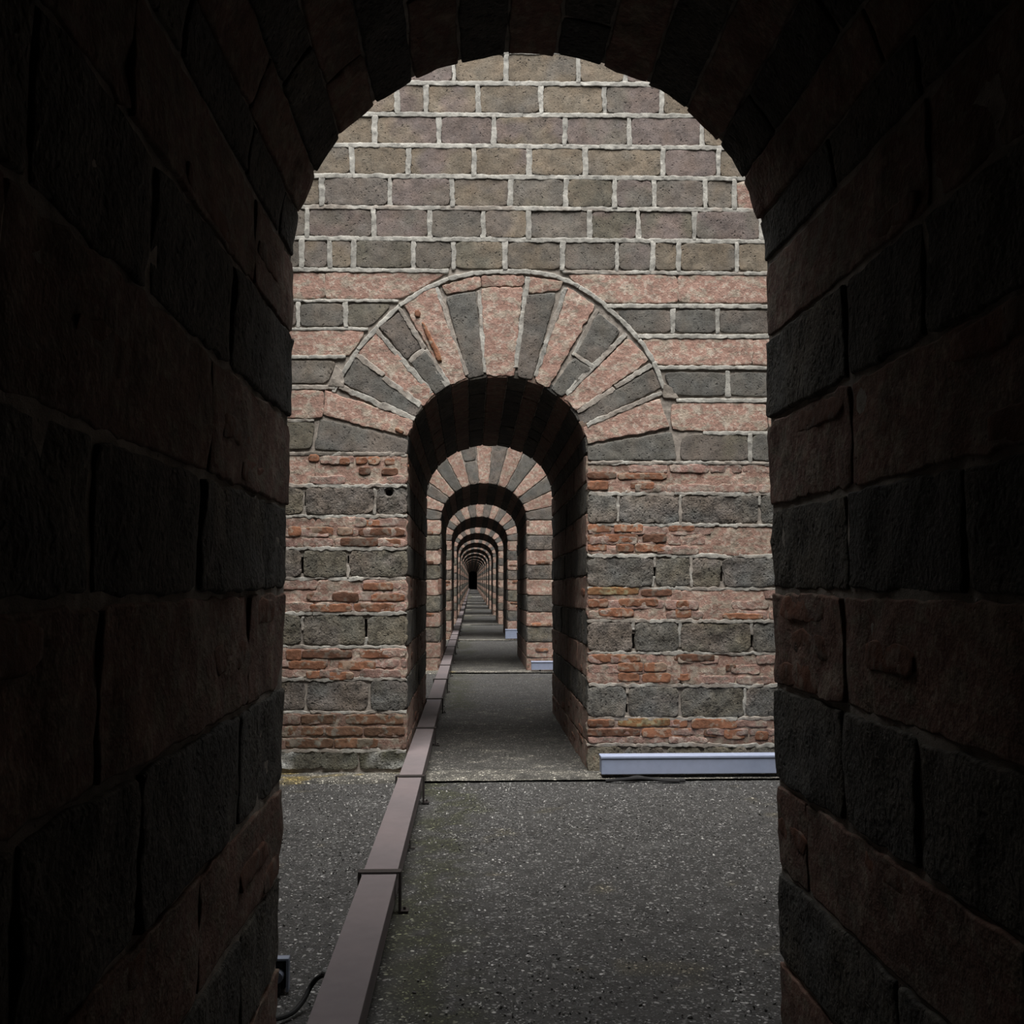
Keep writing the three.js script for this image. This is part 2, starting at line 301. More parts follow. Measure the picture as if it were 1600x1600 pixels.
// stones lining a passage between z0 (front) and z1 (rear); passage shade in their tints
function lining(parent, ps, z0, z1, o) {
  const r = rng(o.seed), map = ps.map(), tot = ps.total, sp = (ps.spring0 + ps.spring1) / 2, shift = o.shift ?? 0, bin = o.bin, cell = o.cell ?? 0.03;
  const run = (lo, hi, min, max, fn) => { let z = hi; while (z > lo + 0.02) { let e = z - (min + (max - min) * r()); if (e < lo + 0.18) e = lo; fn(z, e); z = e; } };
  for (const side of [0, 1]) for (let k = 0; k < 10; k++) {
    const a = Math.max(0.0, LEVELS[k] + shift), b = Math.min(sp - 0.006, LEVELS[k + 1] + shift); if (b - a < 0.05) continue;
    const T0 = side ? tot - b : a, T1 = side ? tot - a : b, grey = isGrey(k), g = o.gap ?? 0.007;
    run(z1, z0, grey ? 0.32 : 0.5, grey ? 0.62 : 1.0, (za, zb) => {
      const e = 0.006 * (r() - 0.5), f = 0.006 * (r() - 0.5);
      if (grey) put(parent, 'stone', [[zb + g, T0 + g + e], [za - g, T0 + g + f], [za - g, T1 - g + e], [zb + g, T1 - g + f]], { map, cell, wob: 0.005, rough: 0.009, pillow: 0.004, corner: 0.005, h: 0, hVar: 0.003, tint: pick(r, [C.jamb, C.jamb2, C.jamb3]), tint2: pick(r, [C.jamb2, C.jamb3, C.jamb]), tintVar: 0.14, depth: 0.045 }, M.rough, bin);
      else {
        put(parent, 'brickwork', [[zb, T0 + 0.004], [za, T0 + 0.004], [za, T1 - 0.004], [zb, T1 - 0.004]], { map, cell, wob: 0.005, rough: 0.008, pillow: 0.002, corner: 0.004, h: -0.001, hVar: 0.002, tint: o.wash && za > -0.3 ? [0.74, 0.7, 0.66] : C.jambBrick, tint2: o.wash && za > -0.3 ? [0.62, 0.57, 0.53] : C.jambBrick2, depth: 0.045 }, M.pink, bin);  // front lengths paler; deeper ones carry the shade tint
        if (!o.noBricks) for (let row = 0; row < 3; row++) if (r() < 0.45) {
          const h = (T1 - T0) / 3, L = 0.16 + 0.16 * r(), s0 = mix(za, zb + L, r()); const y0 = T0 + row * h;
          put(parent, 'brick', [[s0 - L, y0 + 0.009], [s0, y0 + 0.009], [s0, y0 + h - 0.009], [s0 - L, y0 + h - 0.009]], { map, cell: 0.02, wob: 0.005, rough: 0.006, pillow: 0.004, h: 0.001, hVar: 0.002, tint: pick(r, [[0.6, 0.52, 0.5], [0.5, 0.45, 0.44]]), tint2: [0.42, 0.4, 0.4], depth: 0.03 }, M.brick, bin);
        }
      }
    });
  }
  for (let k = 0; k < 15; k++) {                        // vault: grey and pink voussoirs in turn
    const grey = k % 2 === 0, a = sp + ps.arc * k / 15, b = sp + ps.arc * (k + 1) / 15, g = grey ? 0.004 : 0.002;
    run(z1, z0, grey ? 0.34 : 0.5, grey ? 0.62 : 0.9, (za, zb) => {
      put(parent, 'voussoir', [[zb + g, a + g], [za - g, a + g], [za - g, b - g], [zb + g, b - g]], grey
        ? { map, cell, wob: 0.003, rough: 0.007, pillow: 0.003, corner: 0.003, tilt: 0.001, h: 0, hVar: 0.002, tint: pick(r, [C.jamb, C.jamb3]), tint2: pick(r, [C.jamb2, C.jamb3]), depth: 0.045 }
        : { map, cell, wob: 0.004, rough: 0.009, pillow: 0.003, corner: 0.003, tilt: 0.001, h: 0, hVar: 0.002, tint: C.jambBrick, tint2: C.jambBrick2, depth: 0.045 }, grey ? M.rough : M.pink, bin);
    });
  }
}

// generic front face of a pier round its arch: ring of voussoirs and courses to both sides
function frontRing(parent, ps, zf, o) {
  const r = rng(o.seed), map = (s, t, h) => [s, t, zf + h], bin = o.bin, cell = o.cell ?? 0.03, R = 1.195, cy = ps.spring0, reach = o.reach ?? 0.95, g = 0.008;
  for (let k = 0; k < 15; k++) {
    const grey = k % 2 === 0, j = () => 0.0, A0 = k * 12, A1 = (k + 1) * 12, th0 = A0 * Math.PI / 180, th1 = A1 * Math.PI / 180;
    const inn = (th) => { const [x, y] = ps.at(1 + th / Math.PI, zf, 0.006); return [x, y]; }, out = (th) => [ps.cx + R * Math.cos(th), cy + R * 0.985 * Math.sin(th)];
    const a = inn(th0), b = inn(th1), c = out(th1), d = out(th0), gg = grey ? 0.05 : 0.02;
    const q = [[mix(a[0], b[0], gg), mix(a[1], b[1], gg)], [mix(b[0], a[0], gg), mix(b[1], a[1], gg)], [mix(c[0], d[0], gg), mix(c[1], d[1], gg)], [mix(d[0], c[0], gg), mix(d[1], c[1], gg)]];
    if (grey && r() < 0.35) {
      const f = 0.42 + 0.15 * r(), m0 = [mix(q[0][0], q[3][0], f), mix(q[0][1], q[3][1], f)], m1 = [mix(q[1][0], q[2][0], f), mix(q[1][1], q[2][1], f)], n0 = [mix(q[0][0], q[3][0], f + 0.025), mix(q[0][1], q[3][1], f + 0.025)], n1 = [mix(q[1][0], q[2][0], f + 0.025), mix(q[1][1], q[2][1], f + 0.025)];
      for (const qq of [[q[0], q[1], m1, m0], [n0, n1, q[2], q[3]]]) put(parent, 'voussoir', qq, { map, cell, tint: pick(r, [C.grey, C.grey2]), tint2: C.grey, rough: 0.004, pillow: 0.003 }, M.tuff, bin);
    } else put(parent, 'voussoir', q, grey ? { map, cell, tint: pick(r, [C.grey, C.grey2]), tint2: C.grey, rough: 0.004, pillow: 0.003 } : { map, cell, h: 0.0, rough: 0.004, pillow: 0.003, wob: 0.006, tint: C.pinkTint, tint2: C.pinkDull }, grey ? M.tuff : M.pink, bin);
  }
  for (const side of [-1, 1]) for (let k = 0; k < LEVELS.length - 1; k++) {
    const a = LEVELS[k], b = LEVELS[k + 1], mid = (a + b) / 2, grey = isGrey(k);
    if (a > ps.spring0 + 0.9) continue;
    const edge = (y) => y <= ps.spring0 + 0.02 ? ps.a + 0.005 : Math.sqrt(Math.max(0.0, (R + 0.03) ** 2 - ((y - cy) / 0.985) ** 2));
    let x = 0; const end = ps.a + reach, x0a = edge(a), x0b = edge(b); let first = true, at = Math.max(x0a, x0b);
    if (Math.min(x0a, x0b) > end) continue;
    while (at < end || first) {
      let nx = at + (grey ? 0.3 + 0.3 * r() : 0.5 + 0.4 * r());
      const la = first ? x0a : at, lb = first ? x0b : at;
      const q = [[la + g, a + g], [nx - g, a + g], [nx - g, b - g], [lb + g, b - g]].map(([s, t]) => [ps.cx + side * s, t]);
      if (grey) put(parent, 'stone', q, { map, cell, rough: 0.008, pillow: 0.004, tint: pick(r, [C.grey, C.grey2, C.olive]), tint2: pick(r, [C.grey2, C.olive]) }, M.rough, bin);
      else {
        const q2 = [[la, a + 0.004], [nx, a + 0.004], [nx, b - 0.004], [lb, b - 0.004]].map(([s, t]) => [ps.cx + side * s, t]);
        put(parent, 'brickwork', q2, { map, cell, rough: 0.006, pillow: 0.003, h: -0.002, tint: C.pinkTint, tint2: C.pinkDull }, M.pink, bin);
        if (a < 2) for (let row = 0; row < 3; row++) if (r() < 0.55) {
          const hh = (b - a) / 3, L = 0.14 + 0.16 * r(), s0 = mix(la, Math.max(la, nx - L), r());
          put(parent, 'brick', [[s0, a + row * hh + 0.01], [s0 + L, a + row * hh + 0.01], [s0 + L, a + (row + 1) * hh - 0.01], [s0, a + (row + 1) * hh - 0.01]].map(([s, t]) => [ps.cx + side * s, t]), { map, cell, rough: 0.01, h: 0.005, tint: pick(r, [C.orange, C.orange2, C.dullBrick]), tint2: C.dullBrick, depth: 0.03 }, M.brick, bin);
        }
      }
      at = nx; first = false;
    }
  }
}

// ------------------------------------------------------------------ measures along the walk
const D0 = 2.5, D1 = 6.83, THICK = 3.0, PITCHZ = 7.62, NW = 19;
const frontZ = (n) => -(D1 + PITCHZ * (n - 1));
const passage = (n) => new Passage(0.17, 0.6, 2.126, 0.513, 2.065, 0.504, frontZ(n), frontZ(n) - THICK);
// pixel of the photograph -> point on the face of the first pier (x, y in metres)
const facing = (px, py, z = -D1) => { const v = new THREE.Vector3((px - 800) / FOCAL, (800 - py) / FOCAL, -1).applyQuaternion(camera.quaternion); const k = z / v.z; return [v.x * k, EYE + v.y * k]; };

// ------------------------------------------------------------------ floor
const floorY = 0;
const flo = group('floor', 0, 0, 0); tag(flo, null, null, null, 'structure');
function paving(z0, z1, cell, name, tone = [1, 1, 1]) {                    // a slab of paving between z0 (near) and z1 (far), with moss by the duct
  const nx = Math.max(2, Math.round((X1 - X0) / cell)), nz = Math.max(2, Math.round((z0 - z1) / cell));
  const g = new THREE.PlaneGeometry(X1 - X0, z0 - z1, nx, nz); g.rotateX(-Math.PI / 2); g.translate((X0 + X1) / 2, floorY, (z0 + z1) / 2);
  const p = g.attributes.position, c = [], uv = []; const t = texFloor, moss = [0.62, 0.66, 0.4], lich = [1.55, 1.4, 0.95], pale = [1.35, 1.36, 1.36];
  for (let i = 0; i < p.count; i++) {
    const x = p.getX(i), z = p.getZ(i);
    p.setY(i, floorY + 0.006 * fbm(x * 1.3, z * 1.3, 201, 3) + 0.002 * vnoise(x * 20, z * 20, 203) - 0.003);
    const dx = x + 0.16 + 0.12 * vnoise(z * 1.7, 4, 205), m = sstep(0.26, 0.05, Math.abs(dx) - 0.1 * fbm(x * 9, z * 9, 207, 4)) * sstep(-0.5, 0.1, fbm(x * 16, z * 16, 208, 3));
    let k = mix3([1, 1, 1], moss, m); k = mix3(k, lich, 0.6 * sstep(0.42, 0.62, fbm(x * 5.5, z * 5.5, 211, 4)) * (1 - m)); k = mix3(k, pale, 0.8 * sstep(0.25, 0.5, fbm(x * 3.2 + 9, z * 3.2, 213, 4)));
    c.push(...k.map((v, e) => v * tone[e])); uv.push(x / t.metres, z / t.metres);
  }
  g.setAttribute('color', new THREE.Float32BufferAttribute(c, 3)); g.setAttribute('uv', new THREE.Float32BufferAttribute(uv, 2)); g.computeVertexNormals();
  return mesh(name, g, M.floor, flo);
}
const LIP = 0.255;                                       // the pier's own footing slab reaches this far out
for (let n = 0; n <= 12; n++) {
  const near = n === 0 ? 6.2 : frontZ(n) - THICK - LIP, far = frontZ(n + 1) + LIP + (n === 0 ? -0.06 : 0.018);
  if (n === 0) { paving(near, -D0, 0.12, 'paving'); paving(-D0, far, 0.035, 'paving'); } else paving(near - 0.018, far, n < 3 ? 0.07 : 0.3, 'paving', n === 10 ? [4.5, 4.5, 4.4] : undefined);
}
paving(frontZ(13) - THICK - LIP - 0.018, frontZ(19) - 14, 0.6, 'paving');
function footing(n) {                                    // slab under a pier, proud of the paving by a finger's breadth
  const z0 = frontZ(n) + LIP, z1 = frontZ(n) - THICK - LIP, cell = n === 1 ? 0.04 : n < 4 ? 0.1 : 0.4, t = texFloor, nx = Math.round((X1 - X0) / cell), nz = Math.round((z0 - z1) / cell);
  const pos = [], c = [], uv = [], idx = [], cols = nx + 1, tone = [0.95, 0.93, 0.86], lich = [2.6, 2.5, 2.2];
  for (let j = -3; j <= nz + 1; j++) for (let i = 0; i <= nx; i++) {
    const x = X0 + (X1 - X0) * i / nx, e = n < 3 ? 0.006 * vnoise(x * 5, n, 221) + 0.003 * vnoise(x * 19, n, 222) : 0;
    let z = z0 + e - (z0 - z1) * Math.min(nz, Math.max(0, j)) / nz, y = 0.018 + 0.005 * fbm(x * 3, z * 3, 223, 3) + 0.002 * vnoise(x * 22, z * 22, 225);
    if (j < 0 && x > -0.35) { if (j === -1) y -= 0.008; else { z -= 0.06; y = j === -2 ? y - 0.008 : -0.06; } } else if (j < 0 || j > nz) y = -0.06; else if (j === 0 || j === nz) y -= 0.006;
    pos.push(x, y, z); uv.push(x / t.metres + 0.37, (z - Math.min(0, y - 0.012)) / t.metres + 0.11);
    const m = sstep(-0.35, 0.25, fbm(x * 9, z * 9, 227, 4) + (z > z0 - 0.3 + 0.12 * fbm(x * 6, z * 6, 229, 3) ? 0.15 : -0.5)); const yl = x < -0.3 && z > z0 - 0.3 ? 0.9 * sstep(0.12, 0.3, fbm(x * 7 + 3, z * 12, 231, 3)) : 0; c.push(...mix3(mix3(tone, lich, m), [3.4, 2.6, 0.8], yl));
  }
  for (let j = 0; j < nz + 4; j++) for (let i = 0; i < nx; i++) { const a = j * cols + i; idx.push(a, a + 1, a + cols + 1, a, a + cols + 1, a + cols); }
  const g = new THREE.BufferGeometry(); g.setAttribute('position', new THREE.Float32BufferAttribute(pos, 3)); g.setAttribute('uv', new THREE.Float32BufferAttribute(uv, 2)); g.setAttribute('color', new THREE.Float32BufferAttribute(c, 3)); g.setIndex(idx); g.computeVertexNormals();
  mesh('footing_slab', g, M.floor, flo);
}
for (let n = 1; n <= 12; n++) footing(n);
{ // ground under everything, seen only in the joints
  const g = dress(new THREE.BoxGeometry(X1 - X0 + 1.2, 0.3, 190), texFloor, [0.5, 0.5, 0.5]); g.translate((X0 + X1) / 2, -0.2, -85); mesh('subfloor', g, M.floor, flo);
}

// ------------------------------------------------------------------ added unseen side walls of the courts, cutting low sky; ends of the walk
function addedSideWall(name, x, w, h, z0, z1) {  // added out of view to block low sky; toned dark to limit bounce
  const o = group(name, x, 0, 0); tag(o, null, null, null, 'structure');
  const g = dress(new THREE.BoxGeometry(w, h + 0.3, z0 - z1), texRough, C.jamb3); g.translate(0, h / 2 - 0.15, (z0 + z1) / 2); mesh('masonry', g, M.rough, o);
  const c = dress(new THREE.BoxGeometry(w + 0.1, 0.12, z0 - z1), texTuff, C.greyb); c.translate(0, h + 0.06, (z0 + z1) / 2); mesh('coping', c, M.tuff, o);
}
addedSideWall('added_wall_left', X0 - 0.3, 0.6, 4.8, 6.5, -165);
addedSideWall('added_wall_right', X1 + 0.3, 0.6, 7.4, 6.5, -165);

// ------------------------------------------------------------------ the pier in which the camera stands
{
  const w = group('wall_near', 0, 0, 0); tag(w, null, null, null, 'structure');
  const ps = new Passage(0.146, 0.585, 2.064, 0.53, 2.064, 0.53, 6.2, -D0, 2.0, 0.014), rec = 0.0075;
  const b = pierBody(ps, 6.2, -D0, rec, NEAR_HEIGHT);
  mesh('mortar', dress(mergeGeometries(b.mortar), texMortar, C.mortar2), M.mortar, w);
  mesh('masonry', dress(mergeGeometries(b.rest), texRough, C.grey2), M.rough, w);
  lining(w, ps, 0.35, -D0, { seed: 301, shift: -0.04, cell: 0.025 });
  const back = group('added_wall_back', 0, 0, 6.3); tag(back, null, null, null, 'structure');  // unseen end wall, added to keep light out from behind the camera
  mesh('masonry', dress(new THREE.BoxGeometry(X1 - X0, NEAR_HEIGHT, 0.3).translate((X0 + X1) / 2, NEAR_HEIGHT / 2, 0), texRough, C.grey2), M.rough, back);
}

// ------------------------------------------------------------------ first pier: every stone of its face as in the photograph
{
  const w = group('wall_facing', 0, 0, -D1); tag(w, null, null, null, 'structure');
  const ps0 = passage(1), ps = new Passage(ps0.cx, ps0.a, ps0.spring0, ps0.b0, ps0.spring1, ps0.b1, 0, -THICK), rec = 0.011;
  const slots = [[469.5, 870, 474.5, 896], [569, 967, 574, 996], [1020.5, 886, 1024.5, 906], [988, 990, 992.5, 1014], [1173, 990, 1177, 1012], [1126, 884, 1129.5, 908], [542.5, 868, 545.5, 880], [978, 1100, 981, 1114], [475.5, 768, 478.5, 790], [550.5, 376, 553.5, 412], [602, 763, 614, 775]].map(([x0, y0, x1, y1]) => [...facing(x0, y1), ...facing(x1, y0)]);
  const b = pierBody(ps, 0, -THICK, rec, HEIGHT, slots);
  mesh('mortar', dress(mergeGeometries(b.mortar), texMortar, C.mortar2), M.mortar, w);
  mesh('masonry', dress(mergeGeometries(b.rest), texRough, C.grey2), M.rough, w);
  const map = (s, t, h) => [s, t, h], r = rng(401), joints = [];
  const F = (pts) => pts.map(([x, y]) => facing(x, y));
  const XL = 352, XR = 1500;
  const yAt = (l, rr, x) => mix(l, rr, (x - 440) / 780);
  let upper = null;
  const pieceOf = (name, pts, o, m) => put(w, name, F(pts), { map, cell: 0.02, ...o, ...(upper ? { cell: 0.07 } : {}) }, m, upper);
  const ribbon = (pts, o = {}) => joints.push(stone(F(pts), { map, tex: texMortar, cell: 0.011, wob: 0.004, rough: 0.0045, pillow: 0.0018, corner: 0.003, rim: 0.003, h: 0.0035, hVar: 0.001, tilt: 0, tint: o.tint ?? C.mortar, tint2: o.tint2 ?? C.mortar, depth: 0.02, ...o }));
  // putlog holes and knocked-out pits in the face: pixel, radius, depth
  const pits = [[608, 769, 0.03, 0.07]];
  // a course of ashlar between two bed lines (y at px 440 and 1220) with the given head joints
  function course(yt, yb, js, o) {
    const xs = [...js].sort((a, b) => a - b), gap = o.gap ?? 6; let xa = o.from ?? XL, xb = o.to ?? XR;
    if (o.from === undefined) { let x = xs[0]; while (x > XL + 70) { x -= 70 + 40 * r(); if (x > XL + 30) xs.unshift(x); } }
    if (o.to === undefined) { let x = xs[xs.length - 1] ?? xa; while (x < XR - 70) { x += 70 + 40 * r(); if (x < XR - 30) xs.push(x); } }
    const cuts = [xa, ...xs, xb];
    for (let i = 0; i < cuts.length - 1; i++) {
      const l = cuts[i], rr = cuts[i + 1], first = i === 0, last = i === cuts.length - 2, gl = first ? 0 : gap / 2, gr = last ? 0 : gap / 2;
      const lt = first && o.fromB !== undefined ? l : l, lb = first && o.fromB !== undefined ? o.fromB : l, rt = rr, rb = last && o.toB !== undefined ? o.toB : rr, m = o.inset ?? 3.2;
      const pts = [[lb + gl, yAt(...yb, l) - m], [rb - gr, yAt(...yb, rr) - m], [rt - gr, yAt(...yt, rr) + m], [lt + gl, yAt(...yt, l) + m]];
      pieceOf('stone', pts, { dents: pits.filter(([px, py]) => px > l && px < rr && py > yAt(...yt, l) && py < yAt(...yb, l)).map(([px, py, pr, pd]) => [...facing(px, py), pr, pd]), cell: pits.some(([px, py]) => px > l && px < rr && py > yAt(...yt, l) && py < yAt(...yb, l)) ? 0.008 : 0.02, wob: o.wob ?? 0.003, rough: o.rough ?? 0.004, pillow: o.pillow ?? 0.002, rim: 0.003, hVar: 0.003, tint: pick(r, o.tints), tint2: pick(r, o.tints2 ?? o.tints), tintVar: 0.1, patch: 5 }, o.m ?? M.tuff);
      if (!last && o.head !== false) ribbon([[rr - gap / 2 - 1, yAt(...yb, rr) - 1], [rr + gap / 2 + 1, yAt(...yb, rr) - 1], [rr + gap / 2 + 1, yAt(...yt, rr) + 1], [rr - gap / 2 - 1, yAt(...yt, rr) + 1]].map(([x, y]) => [x + (r() - 0.5) * 3, y]), o.headO);
    }
  }
  const bed = (y, x0 = XL, x1 = XR, h = 7.5, o = {}) => { let x = x0; while (x < x1 - 1) { let e = Math.min(x1, x + 90 + 60 * r()); if (x1 - e < 40) e = x1; ribbon([[x - 1, yAt(...y, x) + h / 2], [e + 1, yAt(...y, e) + h / 2], [e + 1, yAt(...y, e) - h / 2], [x - 1, yAt(...y, x) - h / 2]], o); x = e; } };
  const up = { tints: [C.brown, C.brown, C.brown2], tints2: [C.brown, C.brown2, C.greyb] }, up2 = { tints: [C.brown, C.greyb, C.brown2], tints2: [C.grey2, C.greyb, C.olive] };
  // ashlar above the arch, from the top down
  upper = new Map();                                     // courses high above, out of the picture: one joined part
  for (let k = 0; k < 12; k++) { course([-606 + k * 49, -600 + k * 49], [-557 + k * 49, -551 + k * 49], [600 + 40 * r(), 700 + 20 * r(), 800 + 20 * r(), 895 + 30 * r()], { ...up, head: false }); bed([-557 + k * 49, -551 + k * 49]); }
  flush(w, 'upper_stones', upper); upper = null;
  const tops = [];
  for (let k = 0; k < 2; k++) tops.push([-18 + k * 49, -15 + k * 49]);
  for (let k = 0; k < 2; k++) { const yt = tops[k], yb = k < 1 ? tops[k + 1] : [80, 83]; course(yt, yb, [600 + 40 * r(), 700 + 20 * r(), 800 + 20 * r(), 895 + 30 * r()], up); if (k) bed(yt); }
  bed([80, 83]);
  course([80, 83], [129, 133], [621, 709.5, 790, 904, 977.5, 1066], up); bed([129, 133]);
  course([129, 133], [178, 182], [540, 620, 665.5, 747, 845.5, 944.5, 1034, 1118], up); bed([178, 182]);
  course([178, 182], [226, 232], [500, 586, 686, 772, 883, 983, 1097, 1190], up); bed([226, 232]);
  course([226, 232], [274, 280], [549.5, 638, 740, 827, 914.5, 1036, 1122, 1205], up); bed([274, 280]);
  course([274, 280], [323, 329], [502, 609, 706, 797, 884, 960, 1022, 1102, 1148], { ...up2, to: 1150 }); bed([323, 329], XL, XR, 7, { tint2: C.mortar2 });
  pieceOf('brickwork', [[1153, 326], [1215, 327], [1215, 283], [1149, 283]], { rough: 0.008, tint: C.pinkTint, tint2: C.pinkTint }, M.pink);
  course([274, 280], [323, 329], [1290, 1380], { ...up2, from: 1218 });
  course([323, 329], [372, 378], [480, 584, 671, 755, 826, 922, 997, 1085, 1190], up2); bed([372, 378]);
  course([372, 378], [420, 427], [471, 514, 552, 646, 708, 789, 879, 964, 1020, 1060, 1151], up2); bed([421, 428], XL, 700, 7); bed([421, 428], 880, XR, 6, { tint2: C.mortar2 });

  // pink bands and grey courses beside the arch
  const pinkO = { cell: 0.022, wob: 0.004, rough: 0.004, pillow: 0.002, h: -0.001, hVar: 0.001, tint: C.pinkTint, tint2: C.pinkTint, tilt: 0.002 };
  function band(yt, yb, x0t, x0b, x1t, x1b, o = {}) {     // lime washed brick band; ends may slope
    let x = 0, n = Math.max(1, Math.round((Math.max(x1t, x1b) - Math.min(x0t, x0b)) / 150));
    for (let i = 0; i < n; i++) {
      const a = i / n, c = (i + 1) / n, L = (x0t + x0b) / 2, R = (x1t + x1b) / 2, lt = i ? mix(L, R, a) : x0t, lb = i ? mix(L, R, a) + 6 * (r() - 0.5) : x0b, rt = i < n - 1 ? mix(L, R, c) + 5 * (r() - 0.5) : x1t, rb = i < n - 1 ? mix(L, R, c) : x1b;
      pieceOf('brickwork', [[lb - 1, yAt(...yb, lb)], [rb + 1, yAt(...yb, rb)], [rt + 1, yAt(...yt, rt)], [lt - 1, yAt(...yt, lt)]], { ...pinkO, ...o }, M.pink);
    }
  }
  const gl = { tints: [C.olive, C.grey2, C.greyb], tints2: [C.grey2, C.olive, C.grey] }, gr = { tints: [C.grey, C.grey, C.grey2], tints2: [C.grey2, C.olive, C.grey] };
  band([425, 425], [467, 467], XL, XL, 700, 628);  band([426, 430], [472, 474], 884, 942, XR, XR);
  bed([470, 470], XL, 622, 5); bed([476, 479], 948, XR, 7);
  course([471, 471], [513, 513], [466, 540], { ...gl, to: 614, toB: 580 }); course([479, 482], [520, 523], [1052, 1122, 1212, 1290, 1370], { ...gr, from: 962, fromB: 992 });
  bed([514, 514], XL, 575, 5); bed([524, 526], 998, XR, 7);
  band([516, 516], [557, 557], XL, XL, 572, 546); band([527, 529], [568, 571], 1002, 1024, XR, XR);
  bed([558, 558], XL, 540, 6); bed([572, 575], 1028, XR, 6);
  course([560, 560], [602, 602], [440], { ...gl, to: 527, toB: 512 }); course([577, 579], [618, 622], [1137, 1222, 1300, 1390], { ...gr, from: 1036, fromB: 1052 });
  ribbon([[512, 604], [538, 606], [536, 580], [524, 570]], { h: 0.003, tint: C.mortar2, tint2: C.mortarDull }); ribbon([[1036, 622], [1062, 624], [1050, 606], [1036, 598]], { h: 0.003, tint: C.mortar2, tint2: C.mortarDull });
  bed([605, 605], XL, 522, 8, { tint2: C.mortar2 }); bed([623, 626], 1058, XR, 7);
  band([609, 609], [654, 654], XL, XL, 506, 504); band([626, 630], [671, 674], 1049, 1050, XR, XR);
  course([655, 655], [705, 705], [400], { ...gl, to: 492, toB: 487, m: M.tuff }); course([674, 676], [720, 723], [1172.5, 1255, 1350], { ...gr, from: 1066, fromB: 1062 });
  bed([657, 657], XL, 490, 5, { tint2: C.mortarDull, h: 0.003 }); bed([674, 677], 1100, XR, 6);
  bed([709, 709], XL, 632, 6, { tint: C.mortar2, tint2: C.mortarDull, h: 0.002 }); bed([720, 724], 924, XR, 5, { tint: C.mortar2, h: 0.003 });
  // ring of voussoirs
  const vg = (tint, tint2) => ({ wob: 0.004, rough: 0.005, pillow: 0.003, corner: 0.005, tint, tint2, patch: 5 });
  const vp = { wob: 0.007, rough: 0.005, pillow: 0.002, corner: 0.005, h: 0.0, hVar: 0.001, tint: C.pinkTint, tint2: C.pinkTint, tilt: 0.002 };
  const V = (pts, o, m) => pieceOf('voussoir', pts.map(([x, y]) => { const dx = x - 777, dy = 707 - y, e = (Math.abs(dx) / 140) ** 2.1 + (Math.max(0, dy) / 120) ** 2.1; if (e > 1.45 || dy < -20) return [x, y]; const k = Math.pow(e, -1 / 2.1) * 1.008; return [777 + dx * k, dy > 0 ? 707 - dy * k : y]; }), o, m);
  V([[500, 653], [637, 687], [638, 710], [490, 703]], vg(C.grey2, C.grey), M.tuff);
  V([[507, 609], [648, 658], [639, 683], [505, 650]], vp, M.pink);
  V([[555, 557], [656, 631], [647, 653], [534, 598]], vg(C.grey2, C.grey), M.tuff);
  V([[590, 518], [677, 614], [659, 634], [558, 552]], vp, M.pink);
  V([[592, 511], [623, 488], [662, 540], [635, 562]], vg(C.grey2, C.grey2), M.tuff);
  V([[641, 567], [666, 548], [697, 598], [676, 613]], vg(C.grey, C.grey), M.tuff);
  V([[629, 473], [680, 447], [729, 590], [699, 601]], vp, M.pink);
  V([[696, 464], [743, 454], [757, 586], [730, 590]], vg(C.grey, C.grey2), M.tuff);
  V([[752, 450], [817, 448], [805, 584], [758, 584]], vp, M.pink);
  V([[823, 461], [870, 457], [834, 589], [808, 585]], vg(C.grey, C.grey2), M.tuff);
  V([[885, 447], [931, 477], [861, 602], [836, 590]], vp, M.pink);
  V([[935, 488], [970, 517], [931, 571], [900, 553]], vg(C.grey, C.grey2), M.tuff);
  V([[897, 557], [926, 577], [885, 614], [865, 602]], vg(C.grey, C.grey), M.tuff);
  V([[982, 527], [1016, 563], [901, 641], [886, 619]], vp, M.pink);
  V([[1020, 575], [1035, 606], [917, 662], [902, 645]], vg(C.grey, C.grey2), M.tuff);
  V([[1031, 622], [1047, 668], [922, 693], [914, 666]], vp, M.pink);
  V([[1050, 674], [1057, 719], [921, 720], [922, 697]], vg(C.grey, C.dark), M.tuff);
  V([[690, 446], [750, 430], [752, 449], [697, 461]], { ...vp, tint: C.pinkDull }, M.pink); V([[752, 430], [820, 430], [818, 447], [752, 448]], { ...vp, tint: C.pinkDull }, M.pink); V([[826, 431], [880, 440], [874, 455], [824, 458]], { ...vp, tint: C.pinkDull }, M.pink);
  // raised mortar line round the ring, and between the voussoirs
  const arc = [[522, 612], [536, 583], [560, 545], [590, 510], [625, 477], [660, 454], [700, 436], [740, 427], [780, 424], [830, 425], [870, 432], [905, 448], [940, 472], [970, 500], [1000, 532], [1022, 566], [1037, 606]];
  for (let i = 0; i < arc.length - 1; i++) { const [a, c] = [arc[i], arc[i + 1]], L = Math.hypot(c[0] - a[0], c[1] - a[1]), nx = -(c[1] - a[1]) / L * 3.6, ny = (c[0] - a[0]) / L * 3.6, ex = (c[0] - a[0]) / L, ey = (c[1] - a[1]) / L; ribbon([[a[0] - ex + nx, a[1] - ey + ny], [c[0] + ex + nx, c[1] + ey + ny], [c[0] + ex - nx, c[1] + ey - ny], [a[0] - ex - nx, a[1] - ey - ny]]); }
  const line = (a, c, wd = 5, o = {}) => { wd += 2; const L = Math.hypot(c[0] - a[0], c[1] - a[1]), nx = -(c[1] - a[1]) / L * wd / 2, ny = (c[0] - a[0]) / L * wd / 2; ribbon([[a[0] + nx, a[1] + ny], [c[0] + nx, c[1] + ny], [c[0] - nx, c[1] - ny], [a[0] - nx, a[1] - ny]], { h: 0.0012, wob: 0.006, rough: 0.003, pillow: 0.0012, tint: C.mortar2, tint2: C.mortar, ...o }); };
